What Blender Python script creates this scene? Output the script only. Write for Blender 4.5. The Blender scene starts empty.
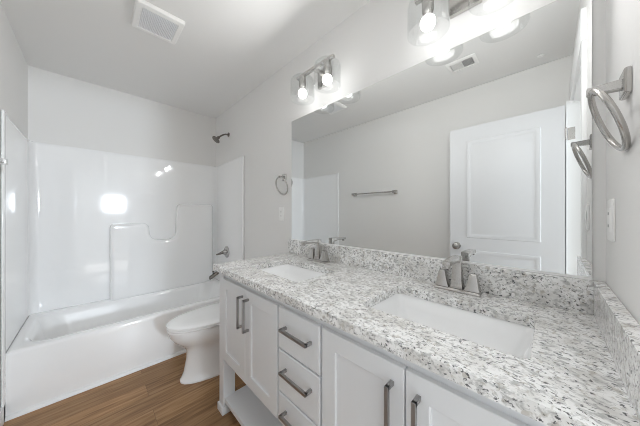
import bpy, bmesh, math, random
from math import pi, sin, cos, radians
from mathutils import Vector, Matrix

random.seed(4)
sc = bpy.context.scene
C = sc.collection

# ------------------------------------------------------------------ dimensions
R, W, H = 3.191, 1.52, 2.465          # room: x 0..R, y -W..0, z 0..H
T = 0.774                             # front of the tub
ZC = 0.913                            # counter top
ZB = 1.02                             # top of the backsplash / bottom of mirror

# ------------------------------------------------------------------ camera
cam_d = bpy.data.cameras.new('camera')
cam = bpy.data.objects.new('camera', cam_d)
C.objects.link(cam)
cam.location = (3.067, -1.143, 1.235)
cam.rotation_euler = (pi / 2, 0, radians(45.1))
cam_d.sensor_width = 36.0
cam_d.lens = 229.03 / 640 * 36.0
cam_d.clip_start = 0.01
sc.camera = cam

# ------------------------------------------------------------------ world, lights, exposure
world = bpy.data.worlds.new('world')
sc.world = world
world.use_nodes = True
bg = world.node_tree.nodes['Background']
bg.inputs[0].default_value = (0.75, 0.85, 1.0, 1)
bg.inputs[1].default_value = 0.6

BULB_STRENGTH = 3.3
BULB_BEAM_W = 0.86
WINDOW_W, CEIL_FILL_W, FLOOR_FILL_W = 36, 2, 2


def area_light(name, loc, rot, size, size_y, power, col):
    d = bpy.data.lights.new(name, 'AREA')
    d.shape = 'RECTANGLE'
    d.size, d.size_y, d.energy, d.color = size, size_y, power, col
    o = bpy.data.objects.new(name, d)
    o.location, o.rotation_euler = loc, rot
    C.objects.link(o)
    return o


# daylight through the window of the room beyond the doorway, and an added, unseen fill light under its ceiling
area_light('bedroom_window_daylight', (6.97, -0.62, 1.53), (0, radians(90), 0), 0.42, 0.42, WINDOW_W, (0.82, 0.91, 1.0))
area_light('bedroom_ceiling_fill', (4.9, -0.6, 2.40), (0, 0, 0), 2.4, 2.4, CEIL_FILL_W, (0.97, 0.985, 1.0))
# added fill light on the bedroom floor outside the doorway, aimed upwards
area_light('bedroom_floor_fill', (4.0, -0.85, 0.03), (pi, 0, 0), 1.1, 0.8, FLOOR_FILL_W, (1.0, 0.985, 0.96))

sc.view_settings.view_transform = 'Standard'
sc.view_settings.look = 'None'
sc.view_settings.gamma = 1.0
sc.view_settings.use_curve_mapping = False
sc.view_settings.exposure = 1.56
sc.cycles.use_denoising = True
sc.cycles.denoising_prefilter = 'ACCURATE'
sc.cycles.filter_width = 1.0
sc.cycles.max_bounces = 32
sc.cycles.diffuse_bounces = 24
sc.cycles.glossy_bounces = 8
sc.cycles.transparent_max_bounces = 16
sc.cycles.transmission_bounces = 8
sc.cycles.sample_clamp_indirect = 4.0


# ------------------------------------------------------------------ materials
def new_mat(name):
    m = bpy.data.materials.new(name)
    m.use_nodes = True
    nt = m.node_tree
    return m, nt, nt.nodes, nt.links, nt.nodes['Principled BSDF']


def plain(name, col, rough=0.5, metal=0.0, coat=0.0, spec=0.5, bump=0.0, bscale=200.0):
    m, nt, N, L, b = new_mat(name)
    b.inputs['Base Color'].default_value = (*col, 1)
    b.inputs['Roughness'].default_value = rough
    b.inputs['Metallic'].default_value = metal
    b.inputs['Coat Weight'].default_value = coat
    b.inputs['Coat Roughness'].default_value = 0.05
    b.inputs['Specular IOR Level'].default_value = spec
    if bump:
        tc = N.new('ShaderNodeTexCoord')
        n = N.new('ShaderNodeTexNoise')
        n.inputs['Scale'].default_value = bscale
        n.inputs['Detail'].default_value = 3
        bp = N.new('ShaderNodeBump')
        bp.inputs['Strength'].default_value = bump
        bp.inputs['Distance'].default_value = 0.002
        L.new(tc.outputs['Object'], n.inputs['Vector'])
        L.new(n.outputs['Fac'], bp.inputs['Height'])
        L.new(bp.outputs['Normal'], b.inputs['Normal'])
    return m


def ramp(N, stops):
    r = N.new('ShaderNodeValToRGB')
    el = r.color_ramp.elements
    while len(el) < len(stops):
        el.new(0.5)
    for e, (p, c) in zip(el, stops):
        e.position = p
        e.color = (*c, 1) if len(c) == 3 else c
    return r


M_WALL = plain('wall_paint', (0.81, 0.805, 0.795), 0.75, spec=0.25, bump=0.12, bscale=90)
M_CEIL = plain('ceiling_paint', (0.83, 0.828, 0.822), 0.9, spec=0.15, bump=0.10, bscale=70)
M_ACRYL = plain('white_acrylic', (0.93, 0.935, 0.94), 0.06, coat=0.4)
M_PORC = plain('white_porcelain', (0.92, 0.925, 0.93), 0.08, coat=0.5)
M_SINK = plain('sink_porcelain', (0.91, 0.915, 0.92), 0.10, coat=0.4)
M_CAB = plain('cabinet_paint', (0.76, 0.775, 0.795), 0.38, spec=0.4)
M_TRIM = plain('trim_paint', (0.86, 0.865, 0.87), 0.40)
M_DOOR = plain('door_paint', (0.72, 0.725, 0.74), 0.42)
M_PLATE = plain('white_plastic', (0.90, 0.90, 0.89), 0.35)
M_GRILLE = plain('grille_plastic', (0.86, 0.87, 0.89), 0.5)
M_DARK = plain('dark_slot', (0.06, 0.06, 0.06), 0.6)
M_DUCT = plain('vent_duct', (0.22, 0.22, 0.22), 0.7)
M_NICK = plain('brushed_nickel', (0.52, 0.505, 0.485), 0.26, metal=1.0)
M_PULL = plain('dark_nickel_pull', (0.37, 0.365, 0.36), 0.36, metal=1.0)
M_CHROME = plain('chrome', (0.50, 0.49, 0.48), 0.12, metal=1.0)
M_DCHROME = plain('dark_chrome', (0.24, 0.22, 0.20), 0.16, metal=1.0)
M_MIRROR = plain('mirror_silver', (0.78, 0.79, 0.785), 0.0, metal=1.0)
M_CHAN = plain('mirror_channel', (0.90, 0.90, 0.90), 0.30, metal=0.2)
M_CARPET = plain('bedroom_carpet', (0.50, 0.47, 0.43), 0.95, bump=0.5, bscale=300)


def glass_mat():
    m = bpy.data.materials.new('clear_glass')
    m.use_nodes = True
    nt = m.node_tree
    N, L = nt.nodes, nt.links
    N.remove(N['Principled BSDF'])
    out = N['Material Output']
    tr = N.new('ShaderNodeBsdfTransparent')
    tr.inputs[0].default_value = (0.945, 0.95, 0.95, 1)
    gl = N.new('ShaderNodeBsdfGlossy')
    gl.inputs['Color'].default_value = (1, 1, 1, 1)
    gl.inputs['Roughness'].default_value = 0.0
    lw = N.new('ShaderNodeLayerWeight')
    lw.inputs['Blend'].default_value = 0.22
    r = ramp(N, [(0.0, (0.02,) * 3), (0.6, (0.12,) * 3), (1.0, (0.8,) * 3)])
    mx = N.new('ShaderNodeMixShader')
    L.new(lw.outputs['Facing'], r.inputs['Fac'])
    L.new(r.outputs['Color'], mx.inputs['Fac'])
    L.new(tr.outputs[0], mx.inputs[1])
    L.new(gl.outputs[0], mx.inputs[2])
    L.new(mx.outputs[0], out.inputs['Surface'])
    return m


M_GLASS = glass_mat()


def emit(name, col, s):
    m, nt, N, L, b = new_mat(name)
    b.inputs['Base Color'].default_value = (0.9, 0.9, 0.9, 1)
    b.inputs['Emission Color'].default_value = (*col, 1)
    b.inputs['Emission Strength'].default_value = s
    return m


M_BULB = emit('lit_bulb', (1.0, 0.995, 0.988), BULB_STRENGTH)


def floor_mat():
    m, nt, N, L, b = new_mat('wood_planks')
    tc = N.new('ShaderNodeTexCoord')
    mp = N.new('ShaderNodeMapping')
    mp.inputs['Rotation'].default_value = (0, 0, pi / 2)
    mp.inputs['Location'].default_value = (0.35, 0.06, 0)
    L.new(tc.outputs['Object'], mp.inputs['Vector'])
    br = N.new('ShaderNodeTexBrick')
    br.offset = 0.37
    br.inputs['Scale'].default_value = 1.0
    br.inputs['Brick Width'].default_value = 1.22
    br.inputs['Row Height'].default_value = 0.152
    br.inputs['Mortar Size'].default_value = 0.0007
    br.inputs['Mortar Smooth'].default_value = 0.2
    br.inputs['Bias'].default_value = 0.0
    br.inputs['Color1'].default_value = (0, 0, 0, 1)
    br.inputs['Color2'].default_value = (1, 1, 1, 1)
    br.inputs['Mortar'].default_value = (0.3, 0.3, 0.3, 1)
    L.new(mp.outputs['Vector'], br.inputs['Vector'])
    # grain stretched along the planks, shifted plank by plank
    mp2 = N.new('ShaderNodeMapping')
    mp2.inputs['Scale'].default_value = (1.6, 22.0, 1.0)
    L.new(mp.outputs['Vector'], mp2.inputs['Vector'])
    sh = N.new('ShaderNodeVectorMath')
    sh.operation = 'MULTIPLY_ADD'
    sh.inputs[1].default_value = (7.3, 3.1, 5.0)
    L.new(br.outputs['Color'], sh.inputs[0])
    L.new(mp2.outputs['Vector'], sh.inputs[2])
    n = N.new('ShaderNodeTexNoise')
    n.inputs['Scale'].default_value = 1.7
    n.inputs['Detail'].default_value = 7
    n.inputs['Roughness'].default_value = 0.62
    n.inputs['Distortion'].default_value = 0.8
    L.new(sh.outputs['Vector'], n.inputs['Vector'])
    r1 = ramp(N, [(0.27, (0.155, 0.080, 0.036)), (0.45, (0.315, 0.176, 0.083)), (0.60, (0.42, 0.25, 0.125)), (0.80, (0.49, 0.31, 0.17))])
    L.new(n.outputs['Fac'], r1.inputs['Fac'])
    tone = ramp(N, [(0.0, (0.70, 0.69, 0.68)), (0.5, (0.98, 0.98, 0.97)), (1.0, (1.18, 1.18, 1.17))])
    L.new(br.outputs['Color'], tone.inputs['Fac'])
    mul = N.new('ShaderNodeMix')
    mul.data_type = 'RGBA'
    mul.blend_type = 'MULTIPLY'
    mul.inputs['Factor'].default_value = 1.0
    L.new(r1.outputs['Color'], mul.inputs['A'])
    L.new(tone.outputs['Color'], mul.inputs['B'])
    seam = N.new('ShaderNodeMix')
    seam.data_type = 'RGBA'
    L.new(br.outputs['Fac'], seam.inputs['Factor'])
    L.new(mul.outputs['Result'], seam.inputs['A'])
    seam.inputs['B'].default_value = (0.14, 0.085, 0.05, 1)
    L.new(seam.outputs['Result'], b.inputs['Base Color'])
    b.inputs['Roughness'].default_value = 0.42
    b.inputs['Specular IOR Level'].default_value = 0.3
    return m


M_FLOOR = floor_mat()


def granite_mat():
    m, nt, N, L, b = new_mat('speckled_granite')
    tc = N.new('ShaderNodeTexCoord')

    def mapped(scale, rot=0.0):
        mp = N.new('ShaderNodeMapping')
        mp.inputs['Scale'].default_value = scale
        mp.inputs['Rotation'].default_value = (0.0, 0.0, rot)
        L.new(tc.outputs['Object'], mp.inputs['Vector'])
        return mp

    def noise(mp, scale, detail, rough, dist=0.0):
        n = N.new('ShaderNodeTexNoise')
        n.inputs['Scale'].default_value = scale
        n.inputs['Detail'].default_value = detail
        n.inputs['Roughness'].default_value = rough
        n.inputs['Distortion'].default_value = dist
        L.new(mp.outputs['Vector'], n.inputs['Vector'])
        return n

    def over(a, fac, col):
        mx = N.new('ShaderNodeMix')
        mx.data_type = 'RGBA'
        L.new(fac, mx.inputs['Factor'])
        L.new(a, mx.inputs['A'])
        mx.inputs['B'].default_value = (*col, 1)
        return mx.outputs['Result']

    m1 = mapped((1.0, 1.0, 1.0))
    base = noise(m1, 13.0, 4, 0.6)
    r0 = ramp(N, [(0.33, (0.64, 0.63, 0.61)), (0.50, (0.85, 0.845, 0.835)), (0.62, (0.92, 0.92, 0.915))])
    L.new(base.outputs['Fac'], r0.inputs['Fac'])
    col = r0.outputs['Color']
    # soft grey clouds
    g = noise(mapped((1.0, 1.35, 1.2), 0.5), 60.0, 5, 0.62, 0.6)
    rg = ramp(N, [(0.49, (0, 0, 0)), (0.62, (0.72, 0.72, 0.72))])
    L.new(g.outputs['Fac'], rg.inputs['Fac'])
    col = over(col, rg.outputs['Color'], (0.33, 0.33, 0.325))
    # beige flecks
    t = noise(mapped((1.2, 1.0, 1.0), -0.4), 58.0, 3, 0.5, 0.4)
    rt = ramp(N, [(0.58, (0, 0, 0)), (0.66, (0.6, 0.6, 0.6))])
    L.new(t.outputs['Fac'], rt.inputs['Fac'])
    col = over(col, rt.outputs['Color'], (0.42, 0.385, 0.33))
    # dark mineral grains
    d = noise(mapped((1.0, 1.45, 1.25), 0.6), 108.0, 3, 0.6, 0.5)
    rd = ramp(N, [(0.592, (0, 0, 0)), (0.632, (0.92, 0.92, 0.92))])
    L.new(d.outputs['Fac'], rd.inputs['Fac'])
    col = over(col, rd.outputs['Color'], (0.055, 0.055, 0.06))
    L.new(col, b.inputs['Base Color'])
    b.inputs['Roughness'].default_value = 0.09
    b.inputs['Specular IOR Level'].default_value = 0.7
    return m


M_GRAN = granite_mat()


# ------------------------------------------------------------------ mesh helpers
def to_obj(name, bm, mat, parent=None, smooth=True):
    me = bpy.data.meshes.new(name)
    bmesh.ops.recalc_face_normals(bm, faces=bm.faces[:])
    bm.to_mesh(me)
    bm.free()
    me.materials.append(mat)
    if smooth:
        for p in me.polygons:
            p.use_smooth = True
        me.set_sharp_from_angle(angle=radians(35))
    o = bpy.data.objects.new(name, me)
    C.objects.link(o)
    if parent is not None:
        o.parent = parent
    return o


def bx(bm, x0, x1, y0, y1, z0, z1, bev=0.0, seg=2, mat=None):
    res = bmesh.ops.create_cube(bm, size=1.0)
    vs = res['verts']
    for v in vs:
        v.co = Vector(((x0 + x1) / 2 + v.co.x * (x1 - x0), (y0 + y1) / 2 + v.co.y * (y1 - y0), (z0 + z1) / 2 + v.co.z * (z1 - z0)))
    if bev > 0:
        es = list({e for v in vs for e in v.link_edges})
        r = bmesh.ops.bevel(bm, geom=es, offset=bev, segments=seg, affect='EDGES', profile=0.5)
        vs = list({v for f in r['faces'] for v in f.verts} | {v for v in vs if v.is_valid})
    if mat is not None:
        for v in vs:
            v.co = mat @ v.co
    return vs


def box(name, dims, mat, parent=None, bev=0.0, seg=2):
    bm = bmesh.new()
    bx(bm, *dims, bev=bev, seg=seg)
    return to_obj(name, bm, mat, parent)


def loft(bm, rings, cap0=True, cap1=True, close=True):
    vr = [[bm.verts.new(p) for p in ring] for ring in rings]
    n = len(vr[0])
    for a, b in zip(vr, vr[1:]):
        for i in range(n if close else n - 1):
            j = (i + 1) % n
            bm.faces.new((a[i], a[j], b[j], b[i]))
    if cap0:
        bm.faces.new(vr[0][::-1])
    if cap1:
        bm.faces.new(vr[-1])
    return vr


def lathe(bm, prof, center, n=32, axis='z', cap0=False, cap1=False):
    """prof: (radius, height) pairs."""
    cx, cy, cz = center
    rings = []
    for r, h in prof:
        ring = []
        for k in range(n):
            a = 2 * pi * k / n
            u, v = r * cos(a), r * sin(a)
            if axis == 'z':
                ring.append((cx + u, cy + v, cz + h))
            elif axis == 'y':
                ring.append((cx + u, cy + h, cz + v))
            else:
                ring.append((cx + h, cy + u, cz + v))
        rings.append(ring)
    loft(bm, rings, cap0, cap1)


def tube(bm, pts, rad, n=12, square=False, closed=False, up=Vector((0, 0, 1)), ry=None):
    pts = [Vector(p) for p in pts]
    rings = []
    m = len(pts)
    for i, p in enumerate(pts):
        if closed:
            t = (pts[(i + 1) % m] - pts[i - 1]).normalized()
        else:
            t = (pts[min(i + 1, m - 1)] - pts[max(i - 1, 0)]).normalized()
        s = t.cross(up)
        if s.length < 1e-4:
            s = t.cross(Vector((1, 0, 0)))
        s.normalize()
        u = s.cross(t).normalized()
        r = rad[i] if isinstance(rad, (list, tuple)) else rad
        r2 = r if ry is None else ry
        if square:
            ring = [p + s * (a * r) + u * (b * r2) for a, b in ((1, 1), (-1, 1), (-1, -1), (1, -1))]
        else:
            ring = [p + s * (cos(2 * pi * k / n) * r) + u * (sin(2 * pi * k / n) * r2) for k in range(n)]
        rings.append(ring)
    if closed:
        rings.append(rings[0])
        vr = [[bm.verts.new(q) for q in ring] for ring in rings[:-1]]
        nn = len(vr[0])
        for a in range(m):
            A, B = vr[a], vr[(a + 1) % m]
            for i in range(nn):
                j = (i + 1) % nn
                bm.faces.new((A[i], A[j], B[j], B[i]))
    else:
        loft(bm, rings)


def rrect(x0, x1, y0, y1, r, n=6):
    """rounded rectangle outline, counter-clockwise"""
    out = []
    for cx, cy, a0 in ((x1 - r, y1 - r, 0), (x0 + r, y1 - r, pi / 2), (x0 + r, y0 + r, pi), (x1 - r, y0 + r, 1.5 * pi)):
        for k in range(n + 1):
            a = a0 + pi / 2 * k / n
            out.append((cx + r * cos(a), cy + r * sin(a)))
    return out


def prism(bm, outline, lo, hi, axis='z'):
    """extrude a 2D outline between lo and hi along an axis; returns verts"""
    def p(u, v, w):
        return {'z': (u, v, w), 'x': (w, u, v), 'y': (u, w, v)}[axis]
    loft(bm, [[p(u, v, lo) for u, v in outline], [p(u, v, hi) for u, v in outline]])


def fillet(poly, radii, n=5):
    out = []
    m = len(poly)
    for i in range(m):
        p, a, b = Vector(poly[i]), Vector(poly[i - 1]), Vector(poly[(i + 1) % m])
        r = radii[i]
        if r <= 0:
            out.append(tuple(p))
            continue
        d1, d2 = (a - p).normalized(), (b - p).normalized()
        for k in range(n + 1):
            t = k / n
            p0, p2 = p + d1 * r, p + d2 * r
            q = p0 * (1 - t) ** 2 * 1.0 + p * 2 * t * (1 - t) + p2 * t * t
            out.append((q.x, q.y))
    return out


def tag(o, label, cat, group=None):
    o['label'] = label
    o['category'] = cat
    if group:
        o['group'] = group
    return o


def thing(name, label, cat, loc, group=None):
    o = bpy.data.objects.new(name, None)
    o.empty_display_size = 0.05
    o.location = loc
    C.objects.link(o)
    return tag(o, label, cat, group)


def settle(o, root):
    """parent a part built in world coordinates to its thing and keep it where it is"""
    o.parent = root
    base = root.location.copy()
    r = root
    while r.parent:
        r = r.parent
        base += r.location
    o.location = -base if root.parent is None else Vector((0, 0, 0))
    return o


def part(name, bm, mat, root, label=None, smooth=True):
    o = to_obj(name, bm, mat, None, smooth)
    settle(o, root)
    if label:
        o['label'] = label
    return o


def part_box(name, dims, mat, root, bev=0.0, seg=2, label=None):
    bm = bmesh.new()
    bx(bm, *dims, bev=bev, seg=seg)
    return part(name, bm, mat, root, label)


def settle_light(o, root):
    o.parent = root
    o.location = Vector(o.location) - root.location


def struct(o):
    o['kind'] = 'structure'
    return o


def copy_thing(root, loc, label, name=None):
    """copy a thing, its parts and their sub-parts"""
    r = root.copy()
    r.location = loc
    r['label'] = label
    C.objects.link(r)

    def kids(src, dst):
        for ch in list(src.children):
            c = ch.copy()
            C.objects.link(c)
            c.parent = dst
            c.matrix_parent_inverse = ch.matrix_parent_inverse.copy()
            kids(ch, c)
    kids(root, r)
    return r


# ================================================================== THE SETTING
WT = 0.115
struct(box('floor', (-0.1, R + WT, -W - 0.1, 0.1, -0.06, 0.0), M_FLOOR))
struct(box('ceiling', (-0.1, R + WT, -W - 0.1, 0.1, H, H + 0.06), M_CEIL))
struct(box('wall_back', (-0.1, R + WT, 0.0, 0.1, 0.0, H), M_WALL))
struct(box('wall_left', (-0.1, 0.0, -W, 0.0, 0.0, H), M_WALL))
struct(box('wall_front', (-0.1, R + WT, -W - 0.1, -W, 0.0, H), M_WALL))
# right wall with the doorway y -1.365 .. -0.60
DY0, DY1, DZ = -1.365, -0.600, 2.045
bm = bmesh.new()
bx(bm, R, R + WT, DY1 + 0.02, 0.0, 0.0, H)
bx(bm, R, R + WT, -W, DY0 - 0.02, 0.0, H)
bx(bm, R, R + WT, DY0 - 0.02, DY1 + 0.02, DZ + 0.02, H)
struct(to_obj('wall_right', bm, M_WALL, smooth=False))
# jamb + casing
bm = bmesh.new()
bx(bm, R - 0.038, R + WT + 0.004, DY0 - 0.02, DY0, 0.0, DZ + 0.02)
bx(bm, R - 0.004, R + WT + 0.004, DY1, DY1 + 0.02, 0.0, DZ + 0.02)
bx(bm, R - 0.004, R + WT + 0.004, DY0, DY1, DZ, DZ + 0.02)
bx(bm, R + 0.045, R + 0.08, DY0, DY0 + 0.011, 0.0, DZ)
bx(bm, R + 0.045, R + 0.08, DY1 - 0.011, DY1, 0.0, DZ)
bx(bm, R + 0.045, R + 0.08, DY0, DY1, DZ - 0.011, DZ)
struct(to_obj('trim_1', bm, M_TRIM, smooth=False))
for i, (xa, xb) in enumerate(((R - 0.016, R), (R + WT, R + WT + 0.016))):
    bm = bmesh.new()
    bx(bm, xa, xb, DY0 - 0.070, DY0 - 0.006, 0.0, DZ + 0.012, 0.002)
    bx(bm, xa, xb, DY1 + 0.006, DY1 + 0.070, 0.0, DZ + 0.012, 0.002)
    bx(bm, xa - (0.003 if i == 0 else 0), xb + (0.003 if i else 0), DY0 - 0.075, DY1 + 0.075, DZ + 0.0125, DZ + 0.165, 0.002)
    struct(to_obj('trim_%d' % (i + 2), bm, M_TRIM))
# baseboards
struct(box('baseboard_front', (T + 0.002, R - 0.08, -W, -W + 0.013, 0.0, 0.105), M_TRIM, bev=0.003))
struct(box('baseboard_back', (T + 0.002, 1.585, -0.013, 0.0, 0.0, 0.105), M_TRIM, bev=0.003))
# quarter round along the tub apron
bm = bmesh.new()
prof = [(T - 0.002, 0.0)] + [(T + 0.02 * cos(a), 0.022 * sin(a)) for a in [pi / 2 * k / 6 for k in range(7)]] + [(T - 0.002, 0.022)]
prism(bm, prof, -W + 0.013, -0.014, 'y')
struct(to_obj('trim_4', bm, M_TRIM))

# the room beyond the doorway
BX0, BX1, BY0, BY1 = R + WT, 7.0, -2.9, 1.6
struct(box('floor_bedroom', (BX0, BX1 + 0.1, BY0 - 0.1, BY1 + 0.1, -0.06, 0.0), M_CARPET))
struct(box('ceiling_bedroom', (BX0, BX1 + 0.1, BY0 - 0.1, BY1 + 0.1, H, H + 0.06), M_CEIL))
struct(box('wall_bedroom_back', (BX0, BX1 + 0.1, BY1, BY1 + 0.1, 0, H), M_WALL))
struct(box('wall_bedroom_front', (BX0, BX1 + 0.1, BY0 - 0.1, BY0, 0, H), M_WALL))
bm = bmesh.new()
bx(bm, BX0 - 0.1, BX0, 0.1, BY1, 0, H)
bx(bm, BX0 - 0.1, BX0, BY0, -W - 0.1, 0, H)
struct(to_obj('wall_bedroom_left', bm, M_WALL, smooth=False))
wy0, wy1, wz0, wz1 = -0.90, -0.34, 1.25, 1.81
bm = bmesh.new()
bx(bm, BX1, BX1 + 0.1, wy1, BY1, 0, H)
bx(bm, BX1, BX1 + 0.1, BY0, wy0, 0, H)
bx(bm, BX1, BX1 + 0.1, wy0, wy1, 0, wz0)
bx(bm, BX1, BX1 + 0.1, wy0, wy1, wz1, H)
struct(to_obj('wall_bedroom_right', bm, M_WALL, smooth=False))
bm = bmesh.new()
for d in ((wy0, wy0 + 0.05, wz0, wz1), (wy1 - 0.05, wy1, wz0, wz1), (wy0, wy1, wz0, wz0 + 0.05), (wy0, wy1, wz1 - 0.05, wz1)):
    bx(bm, BX1 - 0.01, BX1 + 0.06, *d)
struct(to_obj('window_1', bm, M_TRIM, smooth=False))

# ------------------------------------------------------------------ door, open against the front wall
FY = -1.346                                  # face turned to the mirror
dx0, dx1, dz0, dz1 = 2.380, 3.147, 0.012, 2.032
bm = bmesh.new()
bx(bm, dx0, dx1, FY - 0.035, FY, dz0, dz1, 0.0015, 1)
door = struct(to_obj('door_1', bm, M_DOOR))
door['label'] = 'white two-panel door standing open against the front wall, seen in the mirror'


def door_panel(z0, z1):
    """raised moulding ring with a raised field, on both faces"""
    bm = bmesh.new()
    x0, x1 = 2.520, 3.018
    for sgn, fy in ((1, FY), (-1, FY - 0.035)):
        rings = []
        for inset, dep in ((0.0, -0.001), (0.004, 0.005), (0.018, 0.006), (0.030, 0.0012), (0.042, 0.0012), (0.060, 0.004)):
            rings.append([(x0 + inset, fy + sgn * dep, z0 + inset), (x1 - inset, fy + sgn * dep, z0 + inset),
                          (x1 - inset, fy + sgn * dep, z1 - inset), (x0 + inset, fy + sgn * dep, z1 - inset)])
        loft(bm, rings)
    return to_obj('door_panel', bm, M_DOOR, door)


door_panel(1.005, 1.905)
door_panel(0.20, 0.895)
bm = bmesh.new()
lathe(bm, [(0.033, 0.0), (0.033, 0.006), (0.014, 0.010), (0.012, 0.028), (0.024, 0.036), (0.0285, 0.048), (0.026, 0.060), (0.015, 0.066), (0.002, 0.067)], (2.440, FY, 0.925), 24, 'y', True, True)
kn = to_obj('door_knob', bm, M_NICK, door)
bm = bmesh.new()
lathe(bm, [(0.033, 0.0), (0.033, -0.006), (0.014, -0.010), (0.012, -0.028), (0.024, -0.036), (0.0285, -0.048), (0.026, -0.060), (0.015, -0.066), (0.002, -0.067)], (2.440, FY - 0.035, 0.925), 24, 'y', True, True)
to_obj('door_knob', bm, M_NICK, door)
for z in (0.25, 1.80):
    bm = bmesh.new()
    lathe(bm, [(0.0042, -0.046), (0.0042, 0.046)], (3.1515, FY + 0.001, z + 0.02), 12, 'z', True, True)
    bx(bm, 3.160, 3.198, DY0 - 0.001, DY0 + 0.002, z - 0.025, z + 0.065, 0.0008, 1)
    for a, b_ in ((3.175, z - 0.008), (3.185, z + 0.02), (3.175, z + 0.048)):
        lathe(bm, [(0.004, 0.002), (0.003, 0.0032)], (a, DY0, b_), 10, 'y', True, True)
    to_obj('door_hinge', bm, M_NICK, door)

# ================================================================== TUB AND SURROUND
tub = thing('bathtub_shower_unit', 'glossy white moulded tub and shower surround filling the far alcove', 'bathtub', (T / 2, -W / 2, 0))
RIM = 0.395
e = 0.003                                     # kept a hair off the walls
bm = bmesh.new()
ox0, ox1, oy0, oy1 = e, T, -W + e, -e
outer = lambda z, i=0.0: [(x, y, z) for x, y in rrect(ox0 + i, ox1 - i, oy0 + i, oy1 - i, 0.012, 6)]
inner = lambda z, a, r, fr=0.0: [(x, y, z) for x, y in rrect(0.075 + a, 0.695 - a - fr, -W + 0.075 + a, -0.085 - a * 1.3, r, 6)]
rings = [outer(0.0), outer(RIM - 0.022), outer(RIM - 0.010, 0.003), outer(RIM - 0.002, 0.012), outer(RIM, 0.024),
         inner(RIM, -0.022, 0.13), inner(RIM - 0.003, -0.008, 0.13), inner(RIM - 0.015, 0.004, 0.13), inner(RIM - 0.05, 0.016, 0.13), inner(0.20, 0.055, 0.13), inner(0.11, 0.085, 0.13),
         inner(0.078, 0.115, 0.12), inner(0.066, 0.17, 0.08)]
loft(bm, rings, True, True)
part('tub_basin', bm, M_ACRYL, tub)

# U-shaped wall surround
SZ = 1.834
th = 0.009
rad = 0.055
path_in = [(T, -W + th)]
for cx_, cy_, a0 in ((th + rad, -W + th + rad, 1.5 * pi), (th + rad, -th - rad, pi)):
    for k in range(9):
        a = a0 - pi / 2 * k / 8
        path_in.append((cx_ + rad * cos(a), cy_ + rad * sin(a)))
path_in.append((T, -th))
flat = lambda p, q, k: [(p[0] + (q[0] - p[0]) * t, p[1] + (q[1] - p[1]) * t) for t in k]
full = []
for i, p in enumerate(path_in):
    full.append(p)
    if i + 1 < len(path_in):
        q = path_in[i + 1]
        d = math.hypot(q[0] - p[0], q[1] - p[1])
        if d > 0.2:                            # keep the flats flat right up to the rounded corners
            full += flat(p, q, (0.02 / d, 0.5, 1 - 0.02 / d))


def pushed(p):
    x, y = p
    k = (y + W / 2) / (W / 2)
    dx, dy = x - e, min(y + W - e, -e - y)
    if dx < 0.09 and dy < 0.09:
        return (e, -W + e if k < 0 else -e)
    return (e, y) if dx < dy else (x, -W + e if k < 0 else -e)


outp = [pushed(p) for p in full]
bm = bmesh.new()
cols = [[bm.verts.new((x, y, z)) for x, y, z in ((a[0], a[1], RIM - 0.004), (a[0], a[1], SZ - 0.03), (a[0], a[1], SZ - 0.006), (a[0] + (b_[0] - a[0]) * .3, a[1] + (b_[1] - a[1]) * .3, SZ), (b_[0], b_[1], SZ), (b_[0], b_[1], RIM - 0.004))] for a, b_ in zip(full, outp)]
for a, b_ in zip(cols, cols[1:]):
    for i in range(6):
        j = (i + 1) % 6
        bm.faces.new((a[i], b_[i], b_[j], a[j]))
bm.faces.new(cols[0][::-1])
bm.faces.new(cols[-1])
bmesh.ops.remove_doubles(bm, verts=bm.verts[:], dist=1e-6)
part('wall_surround', bm, M_ACRYL, tub)
for y0, y1, xf in ((-W + e, -W + 0.013, T + 0.040), (-0.020, -e, T + 0.016)):
    part_box('front_flange', (T - 0.006, xf, y0, y1, 0.0, SZ + 0.006), M_ACRYL, tub, 0.004, 3)
# stepped shelf panel on the back of the surround
outl = [(-1.018, RIM - 0.02), (-1.018, 1.128), (-0.728, 1.128), (-0.690, 0.945), (-0.478, 0.935), (-0.452, 1.340), (-0.060, 1.345), (-0.060, RIM - 0.02)]
outl = [(-1.018, RIM - 0.02), (-1.018, 1.130), (-0.715, 1.130), (-0.700, 0.945), (-0.462, 0.940), (-0.452, 1.340), (-0.062, 1.345), (-0.062, RIM - 0.02)]
sh_out = fillet(outl, [0, 0.045, 0.06, 0.085, 0.085, 0.06, 0.045, 0], 8)
bm = bmesh.new()


def inset_poly(pts, d):
    out = []
    m_ = len(pts)
    for i in range(m_):
        p, a, b_ = Vector(pts[i]), Vector(pts[i - 1]), Vector(pts[(i + 1) % m_])
        t1, t2 = (p - a).normalized(), (b_ - p).normalized()
        n1, n2 = Vector((t1.y, -t1.x)), Vector((t2.y, -t2.x))
        nn = (n1 + n2)
        nn = nn.normalized() / max(0.5, nn.normalized().dot(n1))
        q = p + nn * d
        out.append((q.x, q.y))
    return out


DEP = 0.088
rings = []
BR = 0.034
for ins, x in [(0.0, 0.005)] + [(BR * (1 - cos(a_)), DEP - BR + BR * sin(a_)) for a_ in [pi / 2 * k / 7 for k in range(8)]] + [(BR + 0.005, DEP)]:
    rings.append([(x, y, z) for y, z in inset_poly(sh_out, ins)])
vr = [[bm.verts.new(p) for p in r] for r in rings]
m_ = len(vr[0])
for a, b_ in zip(vr, vr[1:]):
    for i in range(m_):
        bm.faces.new((a[i], a[(i + 1) % m_], b_[(i + 1) % m_], b_[i]))
from mathutils.geometry import tessellate_polygon
for tri in tessellate_polygon([[v.co for v in vr[-1]]]):
    bm.faces.new([vr[-1][i] for i in tri])
part('shelf_panel', bm, M_ACRYL, tub, 'raised stepped shelf panel on the back of the surround')

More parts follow.
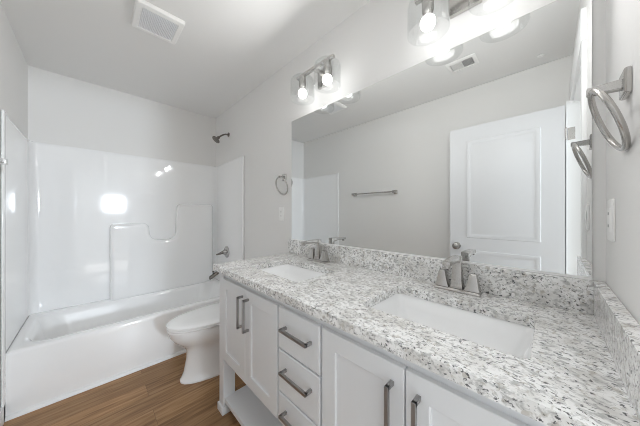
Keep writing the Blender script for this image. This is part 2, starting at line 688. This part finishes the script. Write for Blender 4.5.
# shower head
SX = 0.40
t = thing('wall_shower', 'small dark chrome shower head on a bent arm high above the tub', 'shower head', (SX, 0, 2.155))
bm = bmesh.new()
lathe(bm, [(0.026, -0.001), (0.026, -0.006), (0.014, -0.014)], (SX, 0, 2.155), 24, 'y', True, True)
part('wall_flange', bm, M_DCHROME, t)
bm = bmesh.new()
tube(bm, [(SX, -0.008, 2.155), (SX, -0.035, 2.153), (SX, -0.06, 2.143), (SX, -0.085, 2.126), (SX, -0.118, 2.098)], 0.0085, 12)
part('shower_arm', bm, M_DCHROME, t)
bm = bmesh.new()
mt = Matrix.Translation((SX, -0.118, 2.098)) @ Matrix.Rotation(radians(-42), 4, 'X')
lathe(bm, [(0.010, 0.012), (0.016, 0.004), (0.016, -0.012), (0.013, -0.022), (0.020, -0.030), (0.044, -0.038), (0.047, -0.043), (0.045, -0.050), (0.001, -0.051)], (0, 0, 0), 28, 'z', True, True)
bmesh.ops.transform(bm, matrix=mt, verts=bm.verts)
part('spray_head', bm, M_DCHROME, t)

# tub valve and spout
VY = -th
t = thing('shower_valve', 'round chrome shower valve with lever on the right tub wall', 'valve', (0.37, VY, 0.775))
bm = bmesh.new()
lathe(bm, [(0.068, -0.0005), (0.068, -0.005), (0.060, -0.011), (0.030, -0.014), (0.027, -0.040), (0.022, -0.050)], (0.37, VY, 0.775), 32, 'y', True, True)
part('escutcheon', bm, M_CHROME, t)
bm = bmesh.new()
tube(bm, [(0.37, VY - 0.045, 0.775), (0.37, VY - 0.060, 0.772), (0.345, VY - 0.085, 0.757), (0.325, VY - 0.105, 0.750)], [0.018, 0.017, 0.012, 0.008], 12)
part('lever', bm, M_DCHROME, t)
PX, PZ = 0.305, 0.555
t = thing('tub_spout', 'dark chrome tub spout with diverter knob above the tub rim', 'tub spout', (PX, VY, PZ))
bm = bmesh.new()
lathe(bm, [(0.030, -0.0005), (0.030, -0.010), (0.0235, -0.016), (0.0235, -0.055), (0.0245, -0.150), (0.022, -0.172), (0.010, -0.178)], (PX, VY, PZ), 24, 'y', True, True)
for v in bm.verts:
    d = max(0.0, VY - 0.02 - v.co.y)
    v.co.z -= 0.45 * d * min(1.0, d / 0.12)
part('spout_body', bm, M_DCHROME, t)
bm = bmesh.new()
lathe(bm, [(0.005, -0.03), (0.005, -0.006), (0.010, -0.004), (0.010, 0.006), (0.004, 0.009)], (PX, VY - 0.135, PZ), 16, 'z', True, True)
part('diverter_knob', bm, M_DCHROME, t)

# ================================================================== TOILET
TX = 1.165
t = thing('toilet', 'white toilet with closed lid between the tub and the vanity', 'toilet', (TX, -0.38, 0))


def egg(yf, yb, hw, n=40, k=0.0, p=2.15):
    """plan outline, pointed towards the front (-y)"""
    cy_ = yb - min(hw, (yb - yf) * 0.45)       # centre of the back half
    out = []
    for i in range(n):
        a = 2 * pi * i / n
        c, s = cos(a), sin(a)
        u = math.copysign(abs(c) ** (2 / p), c) * hw
        if s >= 0:
            v = cy_ + math.copysign(abs(s) ** (2 / 2.6), s) * (yb - cy_)
        else:
            v = cy_ - abs(s) ** (2 / 2.0) * (cy_ - yf)
        out.append((TX + u, v))
    return out


bm = bmesh.new()
secs = [(0.0, -0.688, -0.16, 0.136), (0.010, -0.688, -0.16, 0.136), (0.020, -0.680, -0.16, 0.128), (0.06, -0.664, -0.16, 0.117), (0.16, -0.646, -0.16, 0.110),
        (0.215, -0.645, -0.15, 0.112), (0.245, -0.658, -0.14, 0.126), (0.275, -0.690, -0.13, 0.148), (0.305, -0.724, -0.13, 0.166), (0.340, -0.749, -0.13, 0.179), (0.388, -0.764, -0.13, 0.184), (0.397, -0.760, -0.13, 0.180)]
loft(bm, [[(x, y, z) for x, y in egg(yf, yb, hw)] for z, yf, yb, hw in secs])
part('bowl', bm, M_PORC, t)
bm = bmesh.new()
ss = [(0.3975, -0.752, 0.172), (0.4035, -0.754, 0.174), (0.4045, -0.766, 0.186), (0.407, -0.769, 0.188), (0.414, -0.770, 0.189), (0.418, -0.766, 0.185)]
loft(bm, [[(x, y, z) for x, y in egg(yf, -0.235, hw)] for z, yf, hw in ss])
part('seat', bm, M_PORC, t)
bm = bmesh.new()
ss = [(0.420, -0.768, 0.187), (0.422, -0.772, 0.191), (0.434, -0.772, 0.191), (0.441, -0.765, 0.184), (0.446, -0.745, 0.166), (0.449, -0.70, 0.125), (0.450, -0.62, 0.06)]
loft(bm, [[(x, y, z) for x, y in egg(yf, -0.225 - (0.02 if hw < .17 else 0) - (0.05 if hw < .13 else 0) - (.1 if hw < .1 else 0), hw)] for z, yf, hw in ss])
part('lid', bm, M_PORC, t)
bm = bmesh.new()
loft(bm, [[(x, y, z) for x, y in rrect(TX - w, TX + w, -0.205 + d, -0.018, 0.04, 6)] for z, w, d in ((0.385, 0.17, 0.02), (0.42, 0.190, 0.005), (0.715, 0.205, 0.0))])
part('tank', bm, M_PORC, t)
bm = bmesh.new()
loft(bm, [[(x, y, z) for x, y in rrect(TX - 0.213 + i, TX + 0.213 - i, -0.215 + i, -0.014 - i * .2, 0.045, 6)] for z, i in ((0.716, 0.004), (0.720, 0.0), (0.740, 0.0), (0.750, 0.008))])
part('tank_lid', bm, M_PORC, t)
bm = bmesh.new()
lathe(bm, [(0.013, 0.0), (0.013, -0.012)], (TX - 0.13, -0.204, 0.66), 16, 'y', True, True)
tube(bm, [(TX - 0.13, -0.218, 0.66), (TX - 0.10, -0.222, 0.656), (TX - 0.055, -0.222, 0.65)], [0.008, 0.0075, 0.006], 10)
part('flush_lever', bm, M_CHROME, t)
for sx in (-1, 1):
    part_box('lid_hinge', (TX + sx * 0.075 - 0.02, TX + sx * 0.075 + 0.02, -0.245, -0.215, 0.397, 0.436), M_PORC, t, 0.006, 3)

# ================================================================== VANITY
VX0, VX1 = 1.594, 3.155
VF = -0.560                                    # face frame; doors stand 18 mm proud
DF = VF - 0.018
van = thing('vanity_cabinet', 'pale grey double vanity cabinet with shaker doors, drawers and open shelf', 'vanity', ((VX0 + VX1) / 2, -0.28, 0))
UB = 0.342                                     # underside of the door boxes
LEGW = 0.062
zt_ = ZC - 0.033
bm = bmesh.new()
# upper box
bx(bm, VX0, VX1, VF, VF + 0.02, zt_ - 0.055, zt_)                 # top rail
bx(bm, VX0, VX1, -0.015, -0.003, UB, zt_)                          # back panel
bx(bm, VX0 + 0.004, VX0 + 0.022, VF + 0.01, -0.003, UB, zt_)       # end panels
bx(bm, VX1 - 0.022, VX1 - 0.004, VF + 0.01, -0.003, UB, zt_)
for xa, xb in ((VX0 + 0.02, 2.245), (2.50, VX1 - 0.02)):
    bx(bm, xa, xb, VF + 0.002, -0.01, UB - 0.002, UB + 0.016)     # bottoms
bx(bm, 2.236, 2.254, VF + 0.002, -0.01, UB, zt_)                # partitions
bx(bm, 2.490, 2.508, VF + 0.002, -0.01, UB, zt_)
bx(bm, 2.245, 2.50, VF + 0.002, -0.01, UB - 0.0015, UB + 0.016)
for xa, xb in ((VX0, VX0 + 0.05), (2.228, 2.262), (2.482, 2.516), (VX1 - 0.05, VX1)):
    bx(bm, xa, xb, VF + 0.0005, VF + 0.019, UB + 0.001, zt_ - 0.003)  # stiles
bx(bm, VX0, VX1, VF, VF + 0.02, UB, UB + 0.03)
for z in (0.475, 0.656):
    bx(bm, 2.245, 2.50, VF + 0.001, VF + 0.0185, z - 0.008, z + 0.014)
part('cabinet_box', bm, M_CAB, van, smooth=False)
# legs with a small base block
for x0 in (VX0, VX1 - LEGW):
    for y0, y1 in ((VF - 0.012, VF + 0.062), (-0.075, -0.003)):
        bm = bmesh.new()
        bx(bm, x0, x0 + LEGW, y0, y1, 0.0, zt_ if y0 < -0.3 else UB + 0.01, 0.0015, 1)
        bx(bm, x0 - 0.008, x0 + LEGW + 0.008, y0 - 0.010, y1 + 0.006, 0.0, 0.046, 0.003, 2)
        part('leg', bm, M_CAB, van)
# open shelf between the legs
part_box('shelf', (VX0 + LEGW - 0.01, VX1 - LEGW + 0.01, VF - 0.004, -0.02, 0.070, 0.096), M_CAB, van, 0.0015, 1)


def pull(parent, p0, p1):
    """square bar pull between two posts on a front at y = DF"""
    bm = bmesh.new()
    a, b_ = Vector(p0), Vector(p1)
    d = (b_ - a).normalized()
    out = Vector((0, -1, 0))
    q = 0.0052
    off = 0.030
    tube(bm, [a + out * off - d * q, b_ + out * off + d * q], q, square=True, up=out)
    for p in (a, b_):
        tube(bm, [p + out * 0.0003, p + out * (off + 0.002)], q, square=True, up=d)
    o = to_obj('handle', bm, M_PULL, parent)
    o['label'] = 'dark nickel bar handle'
    return o


def shaker_door(x0, x1, z0, z1, hx, hz0, hz1):
    g = 0.0016
    x0, x1, z0, z1 = x0 + g, x1 - g, z0 + g, z1 - g
    fr = 0.060
    bm = bmesh.new()
    # one continuous door: outer edge, frame face, step, recessed field
    o_ = lambda i, y: [(x0 + i, y, z0 + i), (x1 - i, y, z0 + i), (x1 - i, y, z1 - i), (x0 + i, y, z1 - i)]
    loft(bm, [o_(0, VF - 0.0008), o_(0, DF + 0.0015), o_(0.0015, DF), o_(fr - 0.002, DF), o_(fr, DF + 0.0015), o_(fr + 0.001, DF + 0.0085)])
    d = part('door', bm, M_CAB, van)
    h = pull(d, (hx, DF, hz0), (hx, DF, hz1))
    return d


def drawer(x0, x1, z0, z1, hz):
    g = 0.0016
    x0, x1, z0, z1 = x0 + g, x1 - g, z0 + g, z1 - g
    bm = bmesh.new()
    o_ = lambda i, y: [(x0 + i, y, z0 + i), (x1 - i, y, z0 + i), (x1 - i, y, z1 - i), (x0 + i, y, z1 - i)]
    loft(bm, [o_(0, VF - 0.0008), o_(0, DF + 0.003), o_(0.003, DF)])
    d = part('drawer', bm, M_CAB, van)
    cx_ = (x0 + x1) / 2 + 0.0075
    pull(d, (cx_ - 0.0755, DF, hz), (cx_ + 0.0755, DF, hz))
    return d


DZ1 = 0.838
shaker_door(1.642, 1.946, UB + 0.004, DZ1, 1.922, 0.640, 0.794)
shaker_door(1.946, 2.238, UB + 0.004, DZ1, 1.986, 0.640, 0.794)
shaker_door(2.508, 2.806, UB + 0.004, DZ1, 2.772, 0.632, 0.786)
shaker_door(2.806, 3.110, UB + 0.004, DZ1, 2.842, 0.632, 0.786)
drawer(2.246, 2.498, 0.661, DZ1, 0.764)
drawer(2.246, 2.498, 0.480, 0.657, 0.591)
drawer(2.246, 2.498, UB + 0.004, 0.476, 0.418)

# ------------------------------------------------------------------ countertop with its splashes
CX0, CX1, CY0 = 1.580, R - 0.001, -0.605
top = thing('granite_countertop', 'speckled white and grey granite countertop with backsplash on the vanity', 'countertop', ((CX0 + CX1) / 2, -0.3, ZC))
SINKS = ((1.778, 2.236), (2.592, 3.036))
SY0, SY1 = -0.466, -0.178
ct = 0.033
bm = bmesh.new()
# the slab as a grid of cells with two openings; shared vertices so it is one solid
xs = [CX0, SINKS[0][0], SINKS[0][1], SINKS[1][0], SINKS[1][1], CX1]
ys = [CY0, SY0, SY1, -0.001]
grid = {}
for zi, z in enumerate((ZC - ct, ZC)):
    for i, x in enumerate(xs):
        for j, y in enumerate(ys):
            grid[i, j, zi] = bm.verts.new((x, y, z))
solid = lambda i, j: 0 <= i < 5 and 0 <= j < 3 and not (j == 1 and i in (1, 3))
for i in range(5):
    for j in range(3):
        if not solid(i, j):
            continue
        for zi in (0, 1):
            bm.faces.new((grid[i, j, zi], grid[i + 1, j, zi], grid[i + 1, j + 1, zi], grid[i, j + 1, zi]))
        for (a, b_, di, dj) in (((i, j), (i + 1, j), 0, -1), ((i + 1, j), (i + 1, j + 1), 1, 0), ((i + 1, j + 1), (i, j + 1), 0, 1), ((i, j + 1), (i, j), -1, 0)):
            if not solid(i + di, j + dj):
                bm.faces.new((grid[a[0], a[1], 0], grid[b_[0], b_[1], 0], grid[b_[0], b_[1], 1], grid[a[0], a[1], 1]))
bmesh.ops.recalc_face_normals(bm, faces=bm.faces[:])
# round the vertical corners of the sink openings and soften the upper arrises
ve = [e_ for e_ in bm.edges if abs(e_.verts[0].co.x - e_.verts[1].co.x) < 1e-6 and abs(e_.verts[0].co.y - e_.verts[1].co.y) < 1e-6
      and any(abs(e_.verts[0].co.x - x) < 1e-6 for x in xs[1:5]) and any(abs(e_.verts[0].co.y - y) < 1e-6 for y in ys[1:3])]
bmesh.ops.bevel(bm, geom=ve, offset=0.022, segments=5, affect='EDGES', profile=0.5)
he = [e_ for e_ in bm.edges if all(abs(v.co.z - ZC) < 1e-6 for v in e_.verts) and len(e_.link_faces) == 2 and abs(e_.calc_face_angle(0) - pi / 2) < 0.2 and min(v.co.y for v in e_.verts) < -0.01]
bmesh.ops.bevel(bm, geom=he, offset=0.002, segments=1, affect='EDGES')
part('counter_slab', bm, M_GRAN, top, smooth=False)
part_box('backsplash', (CX0 - 0.004, CX1, -0.022, -0.001, ZC, ZB), M_GRAN, top, 0.0015, 1)
part_box('side_splash', (CX1 - 0.026, CX1, CY0, -0.022, ZC, ZB), M_GRAN, top, 0.0015, 1, 'granite side splash along the right wall')


# ------------------------------------------------------------------ undermount sinks
def sink(x0, x1, label):
    cx_ = (x0 + x1) / 2
    zt = ZC - ct - 0.0006
    t = thing('undermount_sink', label, 'sink', (cx_, (SY0 + SY1) / 2, zt - 0.15), 'undermount basins in the granite counter')
    bm = bmesh.new()
    def ring(i, z, r, back=0.0, left=0.0):
        return [(x, y, z) for x, y in rrect(x0 + i, x1 - i, SY0 + i, SY1 - i - back, r, 7)]
    rings = [ring(-0.012, zt - 0.012, 0.03), ring(-0.012, zt, 0.03), ring(-0.004, zt, 0.026), ring(0.0, zt - 0.004, 0.026),
             ring(0.012, zt - 0.045, 0.030), ring(0.030, zt - 0.09, 0.036), ring(0.055, zt - 0.118, 0.045), ring(0.085, zt - 0.130, 0.045), ring(0.13, zt - 0.136, 0.012)]
    loft(bm, rings, False, True)
    part('basin', bm, M_SINK, t)
    bm = bmesh.new()
    lathe(bm, [(0.022, 0.0), (0.022, 0.003), (0.017, 0.0035), (0.015, 0.0015), (0.001, 0.003)], (cx_, (SY0 + SY1) / 2, zt - 0.1362), 24, 'z', True, True)
    part('drain', bm, M_CHROME, t, 'round metal drain')
    return t


sink(*SINKS[0], 'farther white rectangular sink, left of the drawers near the toilet')
sink(*SINKS[1], 'nearer white rectangular sink in the counter in front of the right wall')


# ------------------------------------------------------------------ faucets
def faucet(cx_, label):
    fy = -0.072
    z0 = ZC
    t = thing('centerset_faucet', label, 'faucet', (cx_, fy, z0), 'brushed nickel faucets at the sinks')
    def sq(hx, hy, z, oy=0.0, ox=0.0):
        return [(cx_ + ox + hx, fy + oy + hy, z), (cx_ + ox - hx, fy + oy + hy, z), (cx_ + ox - hx, fy + oy - hy, z), (cx_ + ox + hx, fy + oy - hy, z)]
    def soft(bm, off=0.0015):
        bmesh.ops.bevel(bm, geom=bm.edges[:], offset=off, segments=2, affect='EDGES', profile=0.5)
    bm = bmesh.new()
    loft(bm, [sq(0.082, 0.027, z0 + 0.0003), sq(0.082, 0.027, z0 + 0.007), sq(0.074, 0.021, z0 + 0.014)])
    soft(bm)
    part('base_plate', bm, M_NICK, t)
    for s in (-1, 1):
        bm = bmesh.new()
        loft(bm, [sq(0.0265, 0.024, z0 + 0.0145, 0, s * 0.054), sq(0.021, 0.019, z0 + 0.030, 0, s * 0.055), sq(0.014, 0.014, z0 + 0.064, 0, s * 0.056), sq(0.0115, 0.012, z0 + 0.078, 0, s * 0.056), sq(0.007, 0.008, z0 + 0.081, 0, s * 0.056)])
        soft(bm, 0.001)
        part('handle', bm, M_NICK, t)
    bm = bmesh.new()
    loft(bm, [sq(0.023, 0.021, z0 + 0.0145), sq(0.019, 0.017, z0 + 0.045), sq(0.0155, 0.0135, z0 + 0.105), sq(0.0150, 0.013, z0 + 0.146)])
    soft(bm)
    # arm
    def sec(y, zc, hx, hz):
        return [(cx_ + hx, y, zc + hz), (cx_ - hx, y, zc + hz), (cx_ - hx, y, zc - hz), (cx_ + hx, y, zc - hz)]
    bm2 = bmesh.new()
    loft(bm2, [sec(fy - 0.005, z0 + 0.133, 0.0145, 0.0135), sec(fy - 0.05, z0 + 0.136, 0.014, 0.011), sec(fy - 0.11, z0 + 0.136, 0.0135, 0.0085), sec(fy - 0.145, z0 + 0.133, 0.013, 0.0080)])
    soft(bm2)
    me_ = bpy.data.meshes.new('tmp')
    bm2.to_mesh(me_)
    bm2.free()
    bm.from_mesh(me_)
    bpy.data.meshes.remove(me_)
    lathe(bm, [(0.0095, 0.0), (0.0095, -0.012), (0.007, -0.012), (0.006, -0.006)], (cx_, fy - 0.130, z0 + 0.128), 16, 'z', True, True)
    part('spout', bm, M_NICK, t)
    bm = bmesh.new()
    tube(bm, [(cx_, fy + 0.0225, z0 + 0.010), (cx_, fy + 0.0225, z0 + 0.075)], 0.0022, 8)
    lathe(bm, [(0.0045, 0.075), (0.0055, 0.082), (0.004, 0.088), (0.001, 0.089)], (cx_, fy + 0.0225, z0), 12, 'z', True, True)
    part('lift_rod', bm, M_NICK, t)
    return t


faucet(1.978, 'brushed nickel two-handle faucet behind the farther sink')
faucet(2.797, 'brushed nickel two-handle faucet behind the nearer sink')

# ------------------------------------------------------------------ mirror
mx0, mx1, mz0, mz1 = 1.603, 3.163, ZB + 0.002, 1.969
mir = thing('wall_mirror', 'large frameless rectangular mirror on the wall above the double vanity', 'mirror', ((mx0 + mx1) / 2, -0.003, mz0))
bm = bmesh.new()
bx(bm, mx0, mx1, -0.0075, -0.0015, mz0, mz1, 0.0012, 1)
part('mirror_glass', bm, M_MIRROR, mir, smooth=False)
bm = bmesh.new()
bx(bm, mx0, mx1, -0.0105, -0.0080, mz0 - 0.0015, mz0 + 0.0065)
part('bottom_channel', bm, M_CHAN, mir, 'thin silver channel under the mirror')

# ------------------------------------------------------------------ vanity lights
def vanity_light(cx_, label):
    ay, zb = -0.110, 2.178
    t = thing('vanity_light', label, 'wall light', (cx_, 0, zb), 'two-shade vanity lights above the mirror')
    part_box('backplate', (cx_ - 0.060, cx_ + 0.060, -0.022, -0.001, zb - 0.075, zb + 0.045), M_NICK, t, 0.003, 2)
    bm = bmesh.new()
    bx(bm, cx_ - 0.012, cx_ + 0.012, ay - 0.004, -0.020, zb - 0.008, zb + 0.012, 0.001, 1)
    part('support_arm', bm, M_NICK, t)
    bm = bmesh.new()
    bx(bm, cx_ - 0.172, cx_ + 0.172, ay - 0.011, ay + 0.011, zb - 0.004, zb + 0.014, 0.0015, 1)
    part('crossbar', bm, M_NICK, t)
    for s in (-1, 1):
        x = cx_ + s * 0.1175
        bm = bmesh.new()
        lathe(bm, [(0.0235, -0.004), (0.0245, -0.010), (0.0235, -0.068), (0.019, -0.078), (0.0145, -0.090), (0.012, -0.090)], (x, ay, zb), 24, 'z', True, True)
        part('socket', bm, M_NICK, t)
        bm = bmesh.new()
        r = 0.084
        prof = [(0.0255, -0.010), (0.056, -0.010), (0.070, -0.014), (0.079, -0.024), (r, -0.042), (r, -0.158), (r - 0.002, -0.161),
                (r - 0.004, -0.158), (r - 0.004, -0.042), (0.0755, -0.027), (0.068, -0.0175), (0.056, -0.0135), (0.0255, -0.0135)]
        lathe(bm, prof, (x, ay, zb), 48, 'z')
        part('glass_shade', bm, M_GLASS, t, 'clear glass cylinder shade')
        bm = bmesh.new()
        prof = [(0.0135, -0.0905), (0.020, -0.0935), (0.0265, -0.101), (0.0300, -0.111), (0.0305, -0.120), (0.0280, -0.131), (0.0225, -0.140), (0.0140, -0.146), (0.001, -0.1482)]
        lathe(bm, prof, (x, ay, zb), 20, 'z', True, True)
        part('bulb', bm, M_BULB, t, 'glowing white bulb')
        # added disk light before the bulb, facing the room and sparing the wall
        d = bpy.data.lights.new('bulb_light', 'AREA')
        d.shape, d.size, d.energy, d.color = 'DISK', 0.05, BULB_BEAM_W, (1.0, 0.995, 0.988)
        lo = bpy.data.objects.new('bulb_light', d)
        lo.location = (x, ay - 0.034, zb - 0.116)
        lo.rotation_euler = (radians(-(90 - 13)), 0, 0)
        C.objects.link(lo)
        settle_light(lo, t)
    return t


vanity_light(1.977, 'two-shade glass vanity light above the left end of the mirror')
vanity_light(2.811, 'two-shade glass vanity light nearer the camera above the right sink')


# ------------------------------------------------------------------ towel rings, towel bar
def towel_ring(name_label):
    """on a wall facing -y at the origin; the ring leans back to rest near the wall"""
    t = thing('towel_ring', name_label, 'towel ring', (0, 0, 0), 'brushed nickel towel rings')
    bm = bmesh.new()
    loft(bm, [[(a, y, b_) for a, b_ in ((-h, -h), (h, -h), (h, h), (-h, h))] for y, h in ((-0.0005, 0.0275), (-0.008, 0.0275), (-0.011, 0.0255))])
    bmesh.ops.bevel(bm, geom=bm.edges[:], offset=0.0012, segments=2, affect='EDGES')
    part('wall_mount', bm, M_NICK, t, smooth=False)
    bm = bmesh.new()
    loft(bm, [[(a, y, b_) for a, b_ in ((-h, -h), (h, -h), (h, h), (-h, h))] for y, h in ((-0.011, 0.0105), (-0.050, 0.0085), (-0.062, 0.0085))])
    bmesh.ops.bevel(bm, geom=bm.edges[:], offset=0.001, segments=2, affect='EDGES')
    part('post', bm, M_NICK, t, smooth=False)
    bm = bmesh.new()
    r = 0.0735
    lean = radians(19)
    top_ = Vector((0, -0.054, -0.003))
    pts = []
    for k in range(56):
        a = 2 * pi * k / 56
        u, v = r * sin(a), r * cos(a) - r
        pts.append((u, top_.y - v * sin(lean), top_.z + v * cos(lean)))
    nrm = Vector((0, cos(lean), sin(lean)))
    tube(bm, pts, 0.0060, 14, closed=True, up=nrm)
    part('ring', bm, M_NICK, t)
    return t


ring_a = towel_ring('brushed nickel towel ring left of the mirror, above the white outlet')
ring_a.location = (1.500, 0, 1.532)
ring_b = copy_thing(ring_a, (R, -0.302, 1.522), 'large nickel towel ring in the foreground on the right wall')
ring_b.rotation_euler = (0, 0, -pi / 2)

t = thing('towel_bar', 'straight nickel towel bar on the front wall, seen in the mirror', 'towel bar', (1.425, -W, 1.495))
for x in (1.12, 1.73):
    bm = bmesh.new()
    loft(bm, [[(x + a * h, y, 1.495 + b_ * h) for a, b_ in ((-1, -1), (1, -1), (1, 1), (-1, 1))] for y, h in ((-W + 0.0005, 0.024), (-W + 0.008, 0.024), (-W + 0.014, 0.015), (-W + 0.072, 0.013))])
    part('bracket', bm, M_NICK, t)
bm = bmesh.new()
bx(bm, 1.12, 1.73, -W + 0.052, -W + 0.068, 1.487, 1.503, 0.001, 1)
part('bar', bm, M_NICK, t)


# ------------------------------------------------------------------ plates on the walls
def wall_plate(label, cat, kind):
    """facing -y at the origin"""
    t = thing('outlet_plate' if kind == 'outlet' else 'switch_plate', label, cat, (0, 0, 0))
    bm = bmesh.new()
    w, h = 0.0355, 0.0585
    loft(bm, [[(x, y, z) for x, z in rrect(-w + i, w - i, -h + i, h - i, 0.004, 3)] for y, i in ((-0.0005, 0.0), (-0.004, 0.0), (-0.0062, 0.003))])
    part('cover', bm, M_PLATE, t)
    bm = bmesh.new()
    if kind == 'outlet':
        loft(bm, [[(x, y, z) for x, z in rrect(-0.0165, 0.0165, -0.0335, 0.0335, 0.003, 3)] for y in (-0.0060, -0.0078)])
        part('receptacle', bm, M_PLATE, t)
        for zc in (-0.017, 0.017):
            for dx in (-0.006, 0.006):
                part_box('slot', (dx - 0.001, dx + 0.001, -0.0082, -0.0075, zc - 0.003, zc + 0.005), M_DARK, t)
    else:
        loft(bm, [[(x, y - (0.0025 if z > 0 else 0.0), z) for x, z in rrect(-0.0165, 0.0165, -0.0335, 0.0335, 0.003, 3)] for y in (-0.0060, -0.0080)])
        part('rocker', bm, M_PLATE, t)
    return t


o = wall_plate('white wall outlet plate under the small towel ring left of the mirror', 'outlet', 'outlet')
o.location = (1.457, 0, 1.226)
o2 = copy_thing(o, (R, -0.115, 1.215), 'white wall outlet plate on the right wall beside the mirror')
o2.rotation_euler = (0, 0, -pi / 2)
s_ = wall_plate('white light switch beside the doorway, seen in the mirror', 'light switch', 'switch')
s_.location = (R, -0.470, 1.215)
s_.rotation_euler = (0, 0, -pi / 2)

# ------------------------------------------------------------------ ceiling fittings
t = thing('exhaust_fan', 'square white exhaust fan cover on the ceiling', 'exhaust fan', (1.285, -0.838, H))
fx0, fx1, fy0, fy1 = 1.155, 1.415, -0.965, -0.715
bm = bmesh.new()
o_ = lambda i, z: [(x, y, z) for x, y in rrect(fx0 + i, fx1 - i, fy0 + i, fy1 - i, max(0.004, 0.012 - i * .2), 3)]
loft(bm, [o_(0.0, H - 0.0008), o_(0.0, H - 0.012), o_(0.006, H - 0.022), o_(0.030, H - 0.026), o_(0.034, H - 0.023), o_(0.036, H - 0.016)])
part('fan_cover', bm, M_PLATE, t)
bm = bmesh.new()
k = 0
y = fy0 + 0.036
while y < fy1 - 0.038:
    bx(bm, fx0 + 0.034, fx1 - 0.034, y, y + 0.0058, H - 0.0235, H - 0.0165)
    y += 0.0082
part('grille', bm, M_GRILLE, t, 'grey louvred grille', smooth=False)

t = thing('ceiling_vent', 'white ceiling air register with dark louvres, seen in the mirror', 'air vent', (2.556, -1.035, H))
vx0, vx1, vy0, vy1 = 2.452, 2.660, -1.118, -0.955
bm = bmesh.new()
o_ = lambda i, z: [(vx0 + i, vy0 + i, z), (vx1 - i, vy0 + i, z), (vx1 - i, vy1 - i, z), (vx0 + i, vy1 - i, z)]
loft(bm, [o_(0.0, H - 0.0008), o_(0.0, H - 0.003), o_(0.006, H - 0.007), o_(0.024, H - 0.009), o_(0.026, H - 0.002)])
part('vent_frame', bm, M_PLATE, t)
part_box('duct', (vx0 + 0.025, vx1 - 0.025, vy0 + 0.025, vy1 - 0.025, H - 0.0025, H - 0.0012), M_DUCT, t)
bm = bmesh.new()
x = vx0 + 0.032
while x < vx1 - 0.034:
    tl = 0.004 if x < (vx0 + vx1) / 2 else -0.004
    rings = [[(x, yy, H - 0.0085), (x + 0.0016, yy, H - 0.0085), (x + 0.0016 + tl, yy, H - 0.0028), (x + tl, yy, H - 0.0028)] for yy in (vy0 + 0.025, vy1 - 0.025)]
    loft(bm, rings)
    x += 0.0088
part('louvres', bm, M_PLATE, t, smooth=False)

t = bmesh.new()
lathe(t, [(0.020, -0.0006), (0.020, -0.004), (0.016, -0.008), (0.001, -0.009)], (3.018, -1.358, H), 20, 'z', True, True)
o = to_obj('ceiling_disc', t, M_PLATE)
tag(o, 'tiny round white cap on the ceiling above the open door', 'ceiling cap')
